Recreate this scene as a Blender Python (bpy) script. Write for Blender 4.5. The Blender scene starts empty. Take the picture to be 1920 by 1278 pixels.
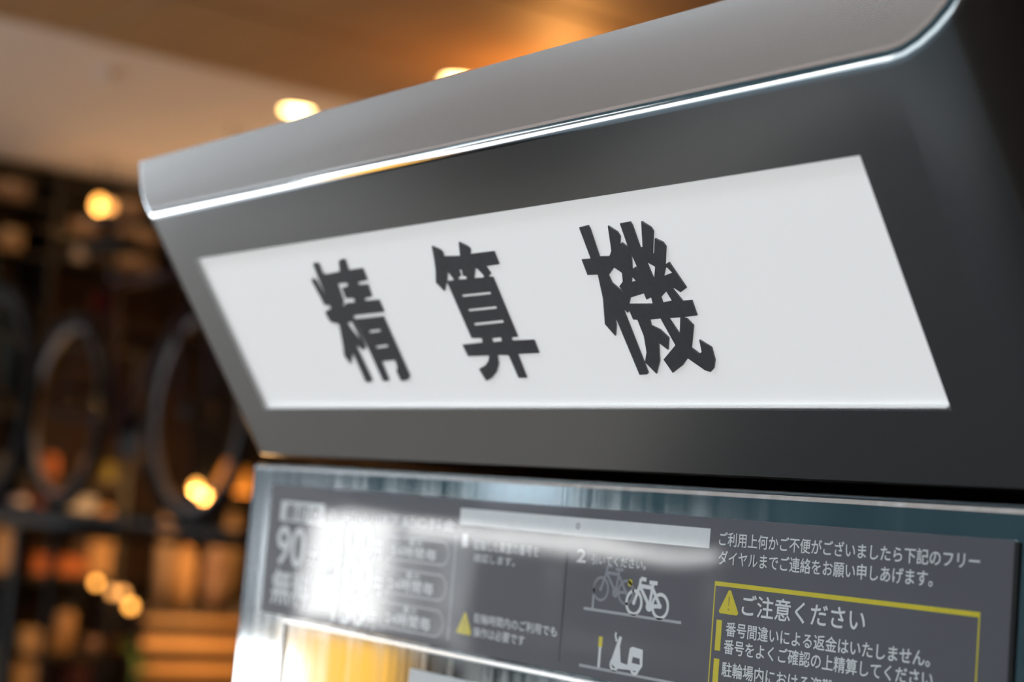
import bpy, bmesh, math, random
from mathutils import Vector, Matrix

S = bpy.context.scene
COL = S.collection
PI = math.pi
rnd = random.Random(7)

# ---------------------------------------------------------------- camera, sky, sun, exposure
CAM = Vector((0.54309868, -0.39797055, -0.03974971))
RIGHT = Vector((0.58826994, 0.80446025, 0.08235404))
UP = Vector((0.03094293, -0.12415763, 0.99177992))
FWD = Vector((-0.8080724, 0.58088604, 0.09793056))
FPX = 3259.95
cd = bpy.data.cameras.new('camera')
cam = bpy.data.objects.new('camera', cd)
COL.objects.link(cam)
cam.matrix_world = Matrix(((RIGHT.x, UP.x, -FWD.x, CAM.x), (RIGHT.y, UP.y, -FWD.y, CAM.y),
                           (RIGHT.z, UP.z, -FWD.z, CAM.z), (0, 0, 0, 1)))
cd.sensor_width = 36.0
cd.lens = FPX / 1920 * 36.0
cd.clip_start = 0.02
cd.dof.use_dof = True
cd.dof.focus_distance = 0.575
cd.dof.aperture_fstop = 7.8
S.camera = cam

W = bpy.data.worlds.new('sky')
S.world = W
W.use_nodes = True
bg = W.node_tree.nodes['Background']
bg.inputs[0].default_value = (0.78, 0.9, 1.0, 1)
bg.inputs[1].default_value = 3.8

sd = bpy.data.lights.new('sun', 'SUN')
sun = bpy.data.objects.new('sun', sd)
COL.objects.link(sun)
sd.energy = 36.0
sd.angle = math.radians(0.6)
sd.color = (1.0, 0.97, 0.93)
sun.rotation_euler = Vector((0.25, -0.52, -0.82)).to_track_quat('-Z', 'Y').to_euler()

vs = S.view_settings
vs.view_transform = 'Standard'
vs.look = 'None'
vs.gamma = 1.0
vs.use_curve_mapping = False
vs.exposure = 0.4
S.cycles.use_denoising = True
S.cycles.max_bounces = 8
S.cycles.sample_clamp_indirect = 6.0

# ---------------------------------------------------------------- materials
def mat(name, color, rough=0.5, metal=0.0, spec=0.5, coat=0.0, emit=None, estr=0.0, noise=None, bump=None, rvar=None, coatr=0.05, ior=1.5):
    """noise=(scale xyz, amount): colour variation; bump=(scale xyz, strength); rvar=(scale xyz, low, high)"""
    m = bpy.data.materials.new(name)
    m.use_nodes = True
    nt = m.node_tree
    b = nt.nodes['Principled BSDF']
    b.inputs['Base Color'].default_value = (*color, 1)
    b.inputs['Roughness'].default_value = rough
    b.inputs['Metallic'].default_value = metal
    b.inputs['Specular IOR Level'].default_value = spec
    b.inputs['Coat Weight'].default_value = coat
    b.inputs['Coat Roughness'].default_value = coatr
    b.inputs['Coat IOR'].default_value = ior
    if emit:
        b.inputs['Emission Color'].default_value = (*emit, 1)
        b.inputs['Emission Strength'].default_value = estr
    tc = None
    def noise_node(sc, detail=4.0):
        nonlocal tc
        if tc is None:
            tc = nt.nodes.new('ShaderNodeTexCoord')
        mp = nt.nodes.new('ShaderNodeMapping')
        mp.inputs['Scale'].default_value = sc
        nt.links.new(tc.outputs['Object'], mp.inputs['Vector'])
        n = nt.nodes.new('ShaderNodeTexNoise')
        n.inputs['Scale'].default_value = 1.0
        n.inputs['Detail'].default_value = detail
        nt.links.new(mp.outputs['Vector'], n.inputs['Vector'])
        return n
    if noise:
        n = noise_node(noise[0])
        r = nt.nodes.new('ShaderNodeValToRGB')
        k = noise[1]
        r.color_ramp.elements[0].position = 0.3
        r.color_ramp.elements[1].position = 0.7
        r.color_ramp.elements[0].color = (*[max(0, c * (1 - k)) for c in color], 1)
        r.color_ramp.elements[1].color = (*[min(1, c * (1 + k)) for c in color], 1)
        nt.links.new(n.outputs['Fac'], r.inputs['Fac'])
        nt.links.new(r.outputs['Color'], b.inputs['Base Color'])
    if rvar:
        n = noise_node(rvar[0])
        mr = nt.nodes.new('ShaderNodeMapRange')
        mr.inputs['From Min'].default_value = 0.3
        mr.inputs['From Max'].default_value = 0.7
        mr.inputs['To Min'].default_value = rvar[1]
        mr.inputs['To Max'].default_value = rvar[2]
        nt.links.new(n.outputs['Fac'], mr.inputs['Value'])
        nt.links.new(mr.outputs['Result'], b.inputs['Roughness'])
    if bump:
        n = noise_node(bump[0], 2.0)
        bn = nt.nodes.new('ShaderNodeBump')
        bn.inputs['Strength'].default_value = bump[1]
        bn.inputs['Distance'].default_value = bump[2] if len(bump) > 2 else 0.001
        nt.links.new(n.outputs['Fac'], bn.inputs['Height'])
        nt.links.new(bn.outputs['Normal'], b.inputs['Normal'])
        if coat:
            nt.links.new(bn.outputs['Normal'], b.inputs['Coat Normal'])
    return m

M = dict(
    head=mat('head_satin_steel', (0.41, 0.405, 0.40), 0.19, 1.0, noise=((900, 900, 900), 0.03)),
    edge=mat('polished_edge', (0.80, 0.82, 0.84), 0.09, 1.0, noise=((300, 300, 300), 0.02)),
    steel=mat('brushed_steel', (0.62, 0.67, 0.70), 0.08, 1.0, bump=((420, 420, 14), 0.035, 0.0004), rvar=((160, 160, 6), 0.05, 0.11)),
    bezel=mat('bezel_steel', (0.85, 0.88, 0.9), 0.2, 1.0),
    dark=mat('dark_gap', (0.01, 0.01, 0.01), 0.7, noise=((30, 30, 30), 0.2)),
    acrylic=mat('white_acrylic', (0.86, 0.86, 0.86), 0.28, 0, 0.35, emit=(1.0, 1.0, 1.0), estr=0.34, noise=((60, 60, 60), 0.015)),  # faint even emission added to brighten the sign plate
    vinyl=mat('charcoal_vinyl', (0.10, 0.096, 0.104), 0.35, 0, 0.5, noise=((300, 300, 300), 0.08)),
    poster=mat('grey_laminate', (0.118, 0.113, 0.132), 0.45, 0, 0.3, coat=1.0, ior=1.7, coatr=0.035, noise=((12, 12, 12), 0.08), bump=((9, 9, 16), 0.09, 0.002)),
    print=mat('white_print', (0.90, 0.91, 0.92), 0.4, 0, 0.3, coat=1.0, ior=1.7, coatr=0.04, noise=((200, 200, 200), 0.02)),
    pale=mat('grey_print', (0.50, 0.50, 0.53), 0.4, 0, 0.3, coat=1.0, ior=1.7, coatr=0.04, noise=((200, 200, 200), 0.03)),
    ghost=mat('faint_print', (0.30, 0.30, 0.33), 0.4, 0, 0.3, coat=1.0, ior=1.7, coatr=0.04, noise=((200, 200, 200), 0.03)),
    yellow=mat('yellow_print', (0.83, 0.68, 0.03), 0.4, 0, 0.3, coat=1.0, ior=1.7, coatr=0.04, noise=((200, 200, 200), 0.03)),
    dark_line=mat('edge_shade_and_divider', (0.008, 0.008, 0.009), 0.8, noise=((200, 200, 200), 0.1)),  # black of the painted edge shadow and of one thin divider
)

# ---------------------------------------------------------------- helpers
def put(name, me, m, parent=None, smooth=False, mw=None):
    o = bpy.data.objects.new(name, me)
    COL.objects.link(o)
    if m is not None:
        me.materials.append(m)
    if mw is not None:
        o.matrix_world = mw
    if parent is not None:
        o.parent = parent
    if smooth:
        for p in me.polygons:
            p.use_smooth = True
    return o

def obj(name, bm, m, parent=None, smooth=False):
    bmesh.ops.recalc_face_normals(bm, faces=bm.faces)
    me = bpy.data.meshes.new(name)
    bm.to_mesh(me)
    bm.free()
    return put(name, me, m, parent, smooth)

def empty(name, label=None, cat=None, loc=(0, 0, 0), group=None):
    o = bpy.data.objects.new(name, None)
    COL.objects.link(o)
    o.location = loc
    o.empty_display_size = 0.1
    return tag(o, label, cat, group)

def tag(o, label=None, cat=None, group=None, kind=None):
    if label: o['label'] = label
    if cat: o['category'] = cat
    if group: o['group'] = group
    if kind: o['kind'] = kind
    return o

def B(bm, x0, x1, y0, y1, z0, z1, bev=0.0, seg=2):
    r = bmesh.ops.create_cube(bm, size=1.0)
    for v in r['verts']:
        v.co = Vector((x0 + (v.co.x + .5) * (x1 - x0), y0 + (v.co.y + .5) * (y1 - y0), z0 + (v.co.z + .5) * (z1 - z0)))
    if bev > 0:
        es = list({e for v in r['verts'] for e in v.link_edges})
        bmesh.ops.bevel(bm, geom=es, offset=bev, segments=seg, profile=0.5, affect='EDGES')
    return bm

def box(x0, x1, y0, y1, z0, z1, bev=0.0, seg=2):
    return B(bmesh.new(), x0, x1, y0, y1, z0, z1, bev, seg)

def lathe(prof, seg=24, axis='Z', c=(0, 0, 0), bm=None):
    """prof: (radius, height) list"""
    bm = bm or bmesh.new()
    rings = []
    c = Vector(c)
    for r, h in prof:
        ring = []
        for i in range(seg):
            a = 2 * PI * i / seg
            p = Vector((r * math.cos(a), r * math.sin(a), h))
            if axis == 'X': p = Vector((p.z, p.x, p.y))
            if axis == 'Y': p = Vector((p.x, p.z, p.y))
            ring.append(bm.verts.new(c + p))
        rings.append(ring)
    for a, b in zip(rings, rings[1:]):
        for i in range(seg):
            j = (i + 1) % seg
            bm.faces.new((a[i], a[j], b[j], b[i]))
    bm.faces.new(rings[0][::-1])
    bm.faces.new(rings[-1])
    return bm

def tube(pts, r, seg=8, bm=None, closed=False):
    bm = bm or bmesh.new()
    pts = [Vector(p) for p in pts]
    n = len(pts)
    rings = []
    for i, p in enumerate(pts):
        a = pts[(i - 1) % n] if (closed or i > 0) else p
        b = pts[(i + 1) % n] if (closed or i < n - 1) else p
        t = (b - a).normalized()
        u = t.orthogonal().normalized() if abs(t.y) > 0.98 else t.cross(Vector((0, 1, 0))).normalized()
        w = t.cross(u).normalized()
        rings.append([bm.verts.new(p + (u * math.cos(2 * PI * k / seg) + w * math.sin(2 * PI * k / seg)) * r) for k in range(seg)])
    for i in range(n if closed else n - 1):
        A, C2 = rings[i], rings[(i + 1) % n]
        for k in range(seg):
            l = (k + 1) % seg
            bm.faces.new((A[k], A[l], C2[l], C2[k]))
    if not closed:
        bm.faces.new(rings[0][::-1])
        bm.faces.new(rings[-1])
    return bm

def torus(c, R, r, axis='Y', seg=40, ts=8, bm=None):
    c = Vector(c)
    pts = []
    for i in range(seg):
        a = 2 * PI * i / seg
        d = {'Y': (math.cos(a), 0, math.sin(a)), 'X': (0, math.cos(a), math.sin(a)), 'Z': (math.cos(a), math.sin(a), 0)}[axis]
        pts.append(c + Vector(d) * R)
    bm = bm or bmesh.new()
    rings = []
    ax = Vector({'Y': (0, 1, 0), 'X': (1, 0, 0), 'Z': (0, 0, 1)}[axis])
    for p in pts:
        u = (p - c).normalized()
        rings.append([bm.verts.new(p + (u * math.cos(2 * PI * k / ts) + ax * math.sin(2 * PI * k / ts)) * r) for k in range(ts)])
    for i in range(seg):
        A, D = rings[i], rings[(i + 1) % seg]
        for k in range(ts):
            l = (k + 1) % ts
            bm.faces.new((A[k], A[l], D[l], D[k]))
    return bm

def ray(px, py):
    return (FWD * FPX + RIGHT * (px - 960) - UP * (py - 639)).normalized()

def at(px, py, X):
    """point of the vertical plane x = X of the shop that is seen at a given place"""
    d = ray(px, py)
    return CAM + d * ((X - CAM.x) / d.x)

# ================================================================ THE SETTING
GZ = -1.40          # ground
CZ = 1.66           # ceiling
m_floor = mat('concrete_floor', (0.23, 0.21, 0.19), 0.75, noise=((3, 3, 3), 0.15))
m_street = mat('street_pavement', (0.45, 0.45, 0.45), 0.85, noise=((2, 2, 2), 0.12))
m_ceil = mat('ceiling_paint', (0.64, 0.55, 0.48), 0.8, noise=((1.2, 1.2, 1.2), 0.04))
m_wood = mat('ceiling_boards', (0.31, 0.185, 0.09), 0.6, noise=((1.2, 14, 3), 0.10))
m_black = mat('black_paint', (0.012, 0.011, 0.010), 0.6, noise=((8, 8, 8), 0.2))
m_wall = mat('brown_wall', (0.035, 0.024, 0.018), 0.8, noise=((4, 4, 4), 0.2))
m_facade = mat('slate_facade', (0.0035, 0.0065, 0.0078), 0.8, spec=0.0, noise=((2, 2, 0.4), 0.25))

tag(obj('floor', box(-9.6, 3.2, -1.6, 7.2, GZ - 0.1, GZ), m_floor), kind='structure')
tag(obj('street', box(-30, -4.6, -8.0, -1.6, GZ - 0.12, GZ - 0.02), m_street), kind='structure')
m_street_dark = mat('dark_street', (0.07, 0.08, 0.085), 0.9, spec=0.1, noise=((6, 6, 6), 0.2))  # dark ground colour stands in for shaded street, dims the edge reflection
tag(obj('street_dark', box(-4.6, 16, -8.0, -1.6, GZ - 0.12, GZ - 0.02), m_street_dark), kind='structure')

ceiling = tag(obj('ceiling', box(-9.6, 3.2, -1.6, 7.2, CZ + 0.012, CZ + 0.10), m_ceil), kind='structure')
bmx = box(-8.85, -5.85, -1.6, 7.2, CZ - 0.0, CZ + 0.012)
obj('plaster_field', bmx, m_ceil, ceiling)
# wooden boards of the nearer ceiling, with open joints between them
pw, pl = 0.90, 1.80
x = -5.84
i = 0
while x < 3.1:
    y = -1.6
    while y < 7.1:
        off = 0.003 * ((i * 7) % 3)
        obj('ceiling_board', box(x + 0.009, min(x + pw, 3.2) - 0.009, y + 0.009, min(y + pl, 7.2) - 0.009, CZ - 0.012 - off, CZ + 0.012, 0.003, 1), m_wood, ceiling)
        y += pl
        i += 1
    x += pw
tag(obj('trim_1', box(-9.0, -8.85, -1.6, 7.2, CZ - 0.16, CZ + 0.01, 0.01), m_black), kind='structure')
tag(obj('wall_left', box(-9.6, -9.45, -1.6, 7.2, GZ, CZ + 0.05), m_wall), kind='structure')
tag(obj('wall_back', box(-9.6, 3.2, 7.2, 7.35, GZ, CZ + 0.05), m_wall), kind='structure')
tag(obj('wall_right', box(1.5, 1.65, -3.2, 7.35, GZ, CZ + 0.05), m_wall), kind='structure')
# the other side of the street, seen in the polished panel
m_brick = mat('brown_cladding', (0.017, 0.012, 0.0095), 0.7, spec=0.2, noise=((3, 3, 3), 0.2))
tag(obj('wall_street', box(-11.9, 14, -7.4, -7.0, GZ, 1.2, 0.02), m_facade), kind='structure')
tag(obj('wall_street_upper', box(-11.9, 14, -7.4, -7.03, 1.2, 5.0, 0.02), m_brick), kind='structure')
m_facade2 = mat('pale_facade', (0.052, 0.052, 0.053), 0.7, spec=0.0, noise=((1, 1, 1), 0.2))
m_facade3 = mat('grey_facade_base', (0.014, 0.016, 0.018), 0.7, spec=0.0, noise=((1, 1, 1), 0.3))
tag(obj('wall_street_far', box(-30, -11.95, -7.6, -7.1, GZ, 1.2, 0.02), m_facade3), kind='structure')
tag(obj('wall_street_far_upper', box(-30, -11.95, -7.6, -7.12, 1.2, 6.0, 0.02), m_facade2), kind='structure')
m_mat = mat('dark_mat', (0.03, 0.03, 0.03), 0.8, noise=((20, 20, 20), 0.2))  # unseen dark ground cover added to darken what the head reflects
bmm = box(-1.7, 1.45, -1.5, 0.6, GZ, GZ + 0.008, 0.003, 1)
tag(obj('reflection_mat', bmm, m_mat), 'unseen dark mat added to darken reflections in the machine head', 'mat')

# ================================================================ THE PAYMENT MACHINE
T = math.radians(33.775)
SW, SH = 0.21, 0.0806
YP = 0.0143
DX, DV, DN = Vector((1, 0, 0)), Vector((0, -math.sin(T), math.cos(T))), Vector((0, math.cos(T), math.sin(T)))
def sgn(x, v, n=0.0):
    return DX * x + DV * v + DN * n

machine = empty('payment_machine', 'grey steel bicycle parking payment machine with slanted white sign head', 'payment machine', (0, 0.15, GZ))
MP = machine.location.copy()
def part(name, bm, m, parent=None, smooth=False):
    o = obj(name, bm, m, None, smooth)
    p = parent or machine
    o.parent = p
    o.matrix_parent_inverse = Matrix.Translation(-MP)
    return o
def sub(name, bm, m, parent, smooth=False):
    return obj(name, bm, m, parent, smooth)

# --- head: a tilted rounded slab cut by a vertical band, a top and an underside
HW, HR = 0.264, 0.033
sec = []
K = 10
for k in range(K + 1):
    a = PI / 2 * k / K
    sec.append((-HW + HR - HR * math.cos(a), HR - HR * math.sin(a)))
for k in range(K + 1):
    a = PI / 2 * k / K
    sec.append((HW - HR + HR * math.sin(a), HR - HR * math.cos(a)))
sec += [(HW, 0.62), (-HW, 0.62)]
bm = bmesh.new()
lo = [bm.verts.new(sgn(a, -0.5, n)) for a, n in sec]
hi = [bm.verts.new(sgn(a, 0.5, n)) for a, n in sec]
bm.faces.new(lo)
bm.faces.new(hi[::-1])
for i in range(len(sec)):
    j = (i + 1) % len(sec)
    bm.faces.new((lo[i], hi[i], hi[j], lo[j]))
BP = sgn(0, 0.1065)
tilt = math.radians(4.0)
band_d = Vector((0, math.sin(tilt), math.cos(tilt)))
band_n = Vector((0, -math.cos(tilt), math.sin(tilt)))
TOPZ = BP.z + 0.0290
UNDZ = -0.0208
def cut(co, no):
    g = bm.verts[:] + bm.edges[:] + bm.faces[:]
    r = bmesh.ops.bisect_plane(bm, geom=g, dist=1e-7, plane_co=co, plane_no=no, clear_outer=True)
    es = [e for e in r['geom_cut'] if isinstance(e, bmesh.types.BMEdge)]
    bmesh.ops.edgenet_fill(bm, edges=es)
    return es
cut(BP, band_n)
cut(Vector((0, 0, TOPZ)), Vector((0, 0, 1)))
cut(Vector((0, 0, UNDZ)), Vector((0, 0, -1)))
cut(Vector((0, 0.32, 0)), Vector((0, 1, 0)))
bmesh.ops.remove_doubles(bm, verts=bm.verts, dist=1e-6)
bmesh.ops.recalc_face_normals(bm, faces=bm.faces)
bm.normal_update()
def is_band(f): return f.normal.dot(band_n) > 0.9999
ed = [e for e in bm.edges if len(e.link_faces) == 2 and sum(is_band(f) for f in e.link_faces) == 1 and min(v.co.z for v in e.verts) < TOPZ - 1e-4]
bmesh.ops.bevel(bm, geom=ed, offset=0.0029, segments=8, profile=0.5, affect='EDGES', clamp_overlap=False)
bm.normal_update()
face = max([f for f in bm.faces if f.normal.dot(-DN) > 0.9999], key=lambda f: f.calc_area())
for co, no in ((sgn(-SW, 0), DX), (sgn(SW, 0), DX), (sgn(0, 0), DV), (sgn(0, SH), DV)):
    fs = [f for f in bm.faces if f.normal.dot(-DN) > 0.9999 and abs(f.calc_center_median().dot(DN)) < 1e-4]
    g = list({v for f in fs for v in f.verts}) + list({e for f in fs for e in f.edges}) + fs
    bmesh.ops.bisect_plane(bm, geom=g, dist=1e-7, plane_co=co, plane_no=no)
    bm.normal_update()
mid = [f for f in bm.faces if f.normal.dot(-DN) > 0.9999 and abs(f.calc_center_median().x) < SW - .01 and 0.005 < f.calc_center_median().dot(DV) < SH - 0.005]
r = bmesh.ops.extrude_face_region(bm, geom=mid)
bmesh.ops.translate(bm, vec=DN * 0.006, verts=[v for v in r['geom'] if isinstance(v, bmesh.types.BMVert)])
bmesh.ops.delete(bm, geom=[f for f in mid if f.is_valid], context='FACES_ONLY')
head = part('head_housing', bm, M['head'])
head.data.materials.append(M['edge'])
for p in head.data.polygons:
    p.use_smooth = True
    q = p.normal
    if p.center.y < 0.06 and q.dot(band_n) < 0.9995 and q.dot(-DN) < 0.9995 and abs(q.dot(DV)) > 0.02 and q.z < 0.5 and p.center.dot(DV) > 0.09:
        p.material_index = 1
head.data.set_sharp_from_angle(angle=math.radians(14))

# --- white sign plate with its three characters
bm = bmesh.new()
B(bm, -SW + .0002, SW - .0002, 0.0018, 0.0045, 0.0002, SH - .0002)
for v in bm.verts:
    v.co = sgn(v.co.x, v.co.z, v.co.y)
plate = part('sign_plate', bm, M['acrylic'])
plate['label'] = 'white acrylic sign plate'
bm = bmesh.new()
B(bm, -SW + .0004, SW - .0004, -0.0006, 0.0018, 0.0002, 0.0016, 0.0004, 1)
for v in bm.verts:
    v.co = sgn(v.co.x, v.co.z, v.co.y)
part('sign_ledge', bm, M['bezel'])

GLYPHS = {"sei":[[[-108.23,70.2],[-105.54,70.64],[-103.29,69.84],[-103.88,65.09],[-101.31,64.7],[-89.24,65.25],[-86.68,69.87],[-83.65,70.53],[-81.2,70.13],[-82.27,65.28],[-70.83,65.4],[-71.24,59.88],[-79.56,59.38],[-79.72,58.24],[-72.33,57.98],[-73.31,52.5],[-79.66,51.97],[-80.16,50.85],[-69.07,50.81],[-69.21,45.12],[-94.51,44.69],[-95.19,42.16],[-95.31,32.86],[-95.75,29.64],[-98.4,28.25],[-103.12,31.5],[-102.35,13.97],[-104.53,12.84],[-108.37,13.11],[-108.22,26.18],[-108.69,27.29],[-110.75,25.14],[-114.29,21.97],[-116.53,26.12],[-113.63,31.01],[-108.9,41.35],[-115.34,42.5],[-116.26,47.3],[-114.32,48.13],[-109.28,49.08],[-110.42,50.54],[-113.81,50.45],[-115.54,62.75],[-113.68,63.82],[-111.28,62.21],[-110.29,55.51],[-109.22,55.88],[-108.89,63.93]],[[-95.67,59.87],[-87.42,59.67],[-88.17,58.24],[-93.53,57.83],[-94.15,52.78],[-87.65,52.52],[-88.11,50.75],[-95.4,50.72],[-100.29,48.83],[-97.0,51.55]],[[-102.02,41.59],[-97.68,41.84],[-96.9,33.46],[-97.74,33.11],[-101.15,38.86]]],"tsuki":[[[-94.1,43.07],[-71.21,43.29],[-71.2,38.59],[-71.02,15.5],[-73.86,13.52],[-79.5,13.07],[-79.88,18.22],[-77.68,19.51],[-77.08,22.96],[-88.17,22.69],[-88.72,13.73],[-90.38,13.21],[-93.82,13.25]],[[-87.7,37.25],[-78.17,37.61],[-77.99,36.65],[-87.68,36.07]],[[-87.83,29.88],[-77.5,30.4],[-77.58,29.34],[-87.78,28.75]]],"san":[[[-15.23,70.87],[-12.62,69.78],[-10.46,68.69],[-9.78,67.51],[-10.41,66.02],[0.47,65.44],[3.32,71.0],[7.07,69.19],[8.63,67.96],[8.36,67.08],[7.18,65.57],[22.57,65.6],[22.35,60.25],[13.63,60.09],[14.87,57.0],[12.48,55.76],[15.27,55.48],[14.99,30.61],[10.81,30.51],[10.36,29.09],[24.25,28.97],[23.96,23.47],[10.38,23.43],[9.88,13.26],[4.69,13.33],[4.51,23.07],[-2.87,23.37],[-4.5,19.53],[-8.19,16.01],[-13.15,13.43],[-17.47,12.26],[-19.07,17.71],[-13.53,19.3],[-10.26,21.14],[-8.33,23.31],[-22.63,23.36],[-23.17,28.52],[-8.87,29.0],[-8.27,30.87],[-15.03,31.11],[-15.25,55.38],[-16.2,54.97],[-19.64,51.74],[-22.98,55.71],[-19.41,61.01],[-17.06,66.02]],[[-9.58,49.59],[10.05,49.72],[9.89,48.77],[-9.62,48.55]],[[-9.7,43.36],[9.86,43.7],[9.74,42.69],[-9.55,42.37]],[[-9.81,37.37],[10.44,37.88],[10.33,36.76],[-9.73,36.27]],[[-11.95,59.86],[-9.99,55.97],[-15.33,55.74]],[[-4.28,59.94],[-2.25,59.8],[-3.14,57.31],[-1.0,56.86],[-1.5,55.77],[-7.5,55.86],[-6.52,56.92],[-4.77,57.32]],[[6.55,59.69],[7.92,59.59],[10.24,56.41],[9.42,55.66],[3.04,55.78]],[[-2.16,30.55],[4.51,30.73],[4.07,29.09],[-2.36,28.79]]],"ki":[[[76.13,70.28],[81.18,70.61],[81.49,69.29],[80.47,58.87],[85.91,58.66],[88.0,60.54],[91.25,69.49],[94.77,66.9],[95.23,65.14],[93.0,61.73],[94.76,62.97],[97.14,61.0],[97.74,69.77],[103.04,69.85],[103.41,68.56],[102.89,60.43],[104.35,60.6],[108.58,69.53],[111.98,67.05],[112.44,65.57],[107.74,57.9],[108.57,57.69],[111.86,63.07],[114.86,61.38],[115.52,59.79],[111.65,53.53],[114.0,54.32],[117.52,44.7],[114.05,43.35],[111.78,45.05],[110.75,44.62],[113.21,40.17],[117.7,40.22],[117.38,34.68],[109.7,34.34],[111.91,33.75],[113.8,31.1],[108.44,22.95],[111.34,20.77],[112.87,21.43],[113.94,25.86],[118.33,22.9],[117.6,18.23],[115.58,15.19],[113.34,13.88],[110.94,14.58],[104.77,19.29],[100.77,16.6],[94.31,13.86],[92.29,19.09],[101.22,24.28],[99.14,34.43],[93.46,34.28],[92.81,32.08],[96.55,30.31],[99.29,27.02],[96.58,22.65],[93.25,25.55],[89.88,18.37],[85.7,13.7],[82.07,18.29],[85.04,22.11],[87.02,28.22],[87.11,34.46],[84.94,34.66],[84.77,38.14],[83.57,37.28],[81.85,39.31],[81.47,14.13],[80.56,13.52],[76.48,13.43],[76.13,37.18],[74.73,32.83],[72.02,28.87],[68.9,33.6],[73.48,43.25],[75.92,52.35],[70.38,52.62],[70.58,58.61],[75.62,58.48]],[[81.25,51.73],[85.91,54.44],[88.85,52.22],[87.53,49.04],[84.74,47.4],[85.78,44.7],[81.52,48.82]],[[97.48,58.9],[97.69,52.11],[96.7,53.82],[94.61,53.07]],[[93.2,50.58],[94.31,48.81],[91.6,48.48]],[[103.19,55.32],[106.64,53.2],[103.46,48.41]],[[111.29,52.39],[112.21,52.61],[113.73,50.52],[108.81,49.54]],[[85.77,40.54],[88.0,42.85],[95.81,44.02],[95.88,41.66],[98.69,42.35],[98.14,39.99]],[[103.33,42.09],[107.28,44.14],[108.24,40.59],[103.14,40.12]],[[103.15,34.39],[109.12,34.37],[105.46,28.15]]]}
def poly2d(name, loops, m, place, thick=0.0):
    """filled outline with holes as a mesh: loops in mm"""
    cu = bpy.data.curves.new(name, 'CURVE')
    cu.dimensions = '2D'
    cu.fill_mode = 'BOTH'
    cu.extrude = thick / 2
    for lp in loops:
        sp = cu.splines.new('POLY')
        sp.points.add(len(lp) - 1)
        for p, (a, b) in zip(sp.points, lp):
            p.co = (a / 1000, b / 1000, 0, 1)
        sp.use_cyclic_u = True
    return curve_mesh(name, cu, m, place)

def curve_mesh(name, cu, m, place):
    t = bpy.data.objects.new(name + '_source', cu)
    COL.objects.link(t)
    bpy.context.view_layer.update()
    me = bpy.data.meshes.new_from_object(t.evaluated_get(bpy.context.evaluated_depsgraph_get()))
    bpy.data.objects.remove(t)
    bpy.data.curves.remove(cu)
    me.name = name
    for v in me.vertices:
        v.co = place(v.co.x, v.co.y, v.co.z)
    me.materials.clear()
    return me
def on_sign(x, y, z): return sgn(x, y, 0.0018 - 0.00035 - z)
for key in ('sei', 'san', 'ki'):
    me = poly2d('sign_letter', GLYPHS[key], M['vinyl'], on_sign, 0.0006)
    if key == 'sei':
        bmj = bmesh.new()
        bmj.from_mesh(me)
        m2 = poly2d('sign_letter', GLYPHS['tsuki'], M['vinyl'], on_sign, 0.0006)
        bmj.from_mesh(m2)
        bmj.to_mesh(me)
        bmj.free()
        bpy.data.meshes.remove(m2)
    o = put('sign_letter', me, M['vinyl'], plate)

# --- lower front plate, cabinet and plinth
PX, PT = 0.2455, -0.0252
part('front_plate', box(-PX, PX, YP, YP + 0.022, -1.28, PT, 0.0030, 3), M['steel'])
part('cabinet_body', box(-PX + .004, PX - .004, YP + .022, 0.30, -1.30, -0.0235, 0.006, 2), M['head'])
part('plinth', box(-PX + .02, PX - .02, YP + .03, 0.28, GZ, -1.30, 0.003, 1), M['dark'])

# --- printed notice
def pnl(off):
    return lambda x, y, z: Vector((x, YP - off - z, y))
poster = part('notice_poster', box(-0.2210, 0.2243, YP - 0.0007, YP + 0.0002, -0.0975, -0.0357, 0.0002, 1), M['poster'])
poster['label'] = 'dark grey laminated notice with white and yellow print'
sub('poster_edge_shade', box(0.2243, 0.2258, YP - 0.0008, YP + 0.0002, -0.0975, -0.0362), M['dark_line'], poster)  # black strip stands in for the shadow beside the raised edge
OFF = 0.0007
level = [0]
def mesh_from_bm2(name, bm, m, parent, kind=None):
    # bm drawn in (x, z) millimetres -> on the poster, 0.06 mm proud
    me = bpy.data.meshes.new(name)
    for v in bm.verts:
        v.co = Vector((v.co.x / 1000, YP - OFF - 0.00006 - v.co.z / 1000, v.co.y / 1000))
    bm.to_mesh(me)
    bm.free()
    o = put(name, me, m, parent)
    if kind: o['kind'] = kind
    return o
def poly(bm, pts, z=0.0):
    bm.faces.new([bm.verts.new((a, b, z)) for a, b in pts])
def ribbon(bm, pts, w, z=0.0, closed=False):
    pts = [Vector(p) for p in pts]
    n = len(pts)
    L, R_ = [], []
    for i, p in enumerate(pts):
        a = pts[(i - 1) % n] if (closed or i) else p
        b = pts[(i + 1) % n] if (closed or i < n - 1) else p
        t = (b - a).normalized()
        q = Vector((-t.y, t.x)) * w / 2
        L.append(bm.verts.new((p.x + q.x, p.y + q.y, z)))
        R_.append(bm.verts.new((p.x - q.x, p.y - q.y, z)))
    for i in range(n if closed else n - 1):
        j = (i + 1) % n
        bm.faces.new((L[i], L[j], R_[j], R_[i]))
def disc(bm, c, r, z=0.0, n=20):
    poly(bm, [(c[0] + r * math.cos(2 * PI * k / n), c[1] + r * math.sin(2 * PI * k / n)) for k in range(n)], z)
def ring(bm, c, r, w, z=0.0, n=32):
    ribbon(bm, [(c[0] + r * math.cos(2 * PI * k / n), c[1] + r * math.sin(2 * PI * k / n)) for k in range(n)], w, z, True)
def rect(bm, x0, x1, y0, y1, z=0.0):
    poly(bm, [(x0, y0), (x1, y0), (x1, y1), (x0, y1)], z)

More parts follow.
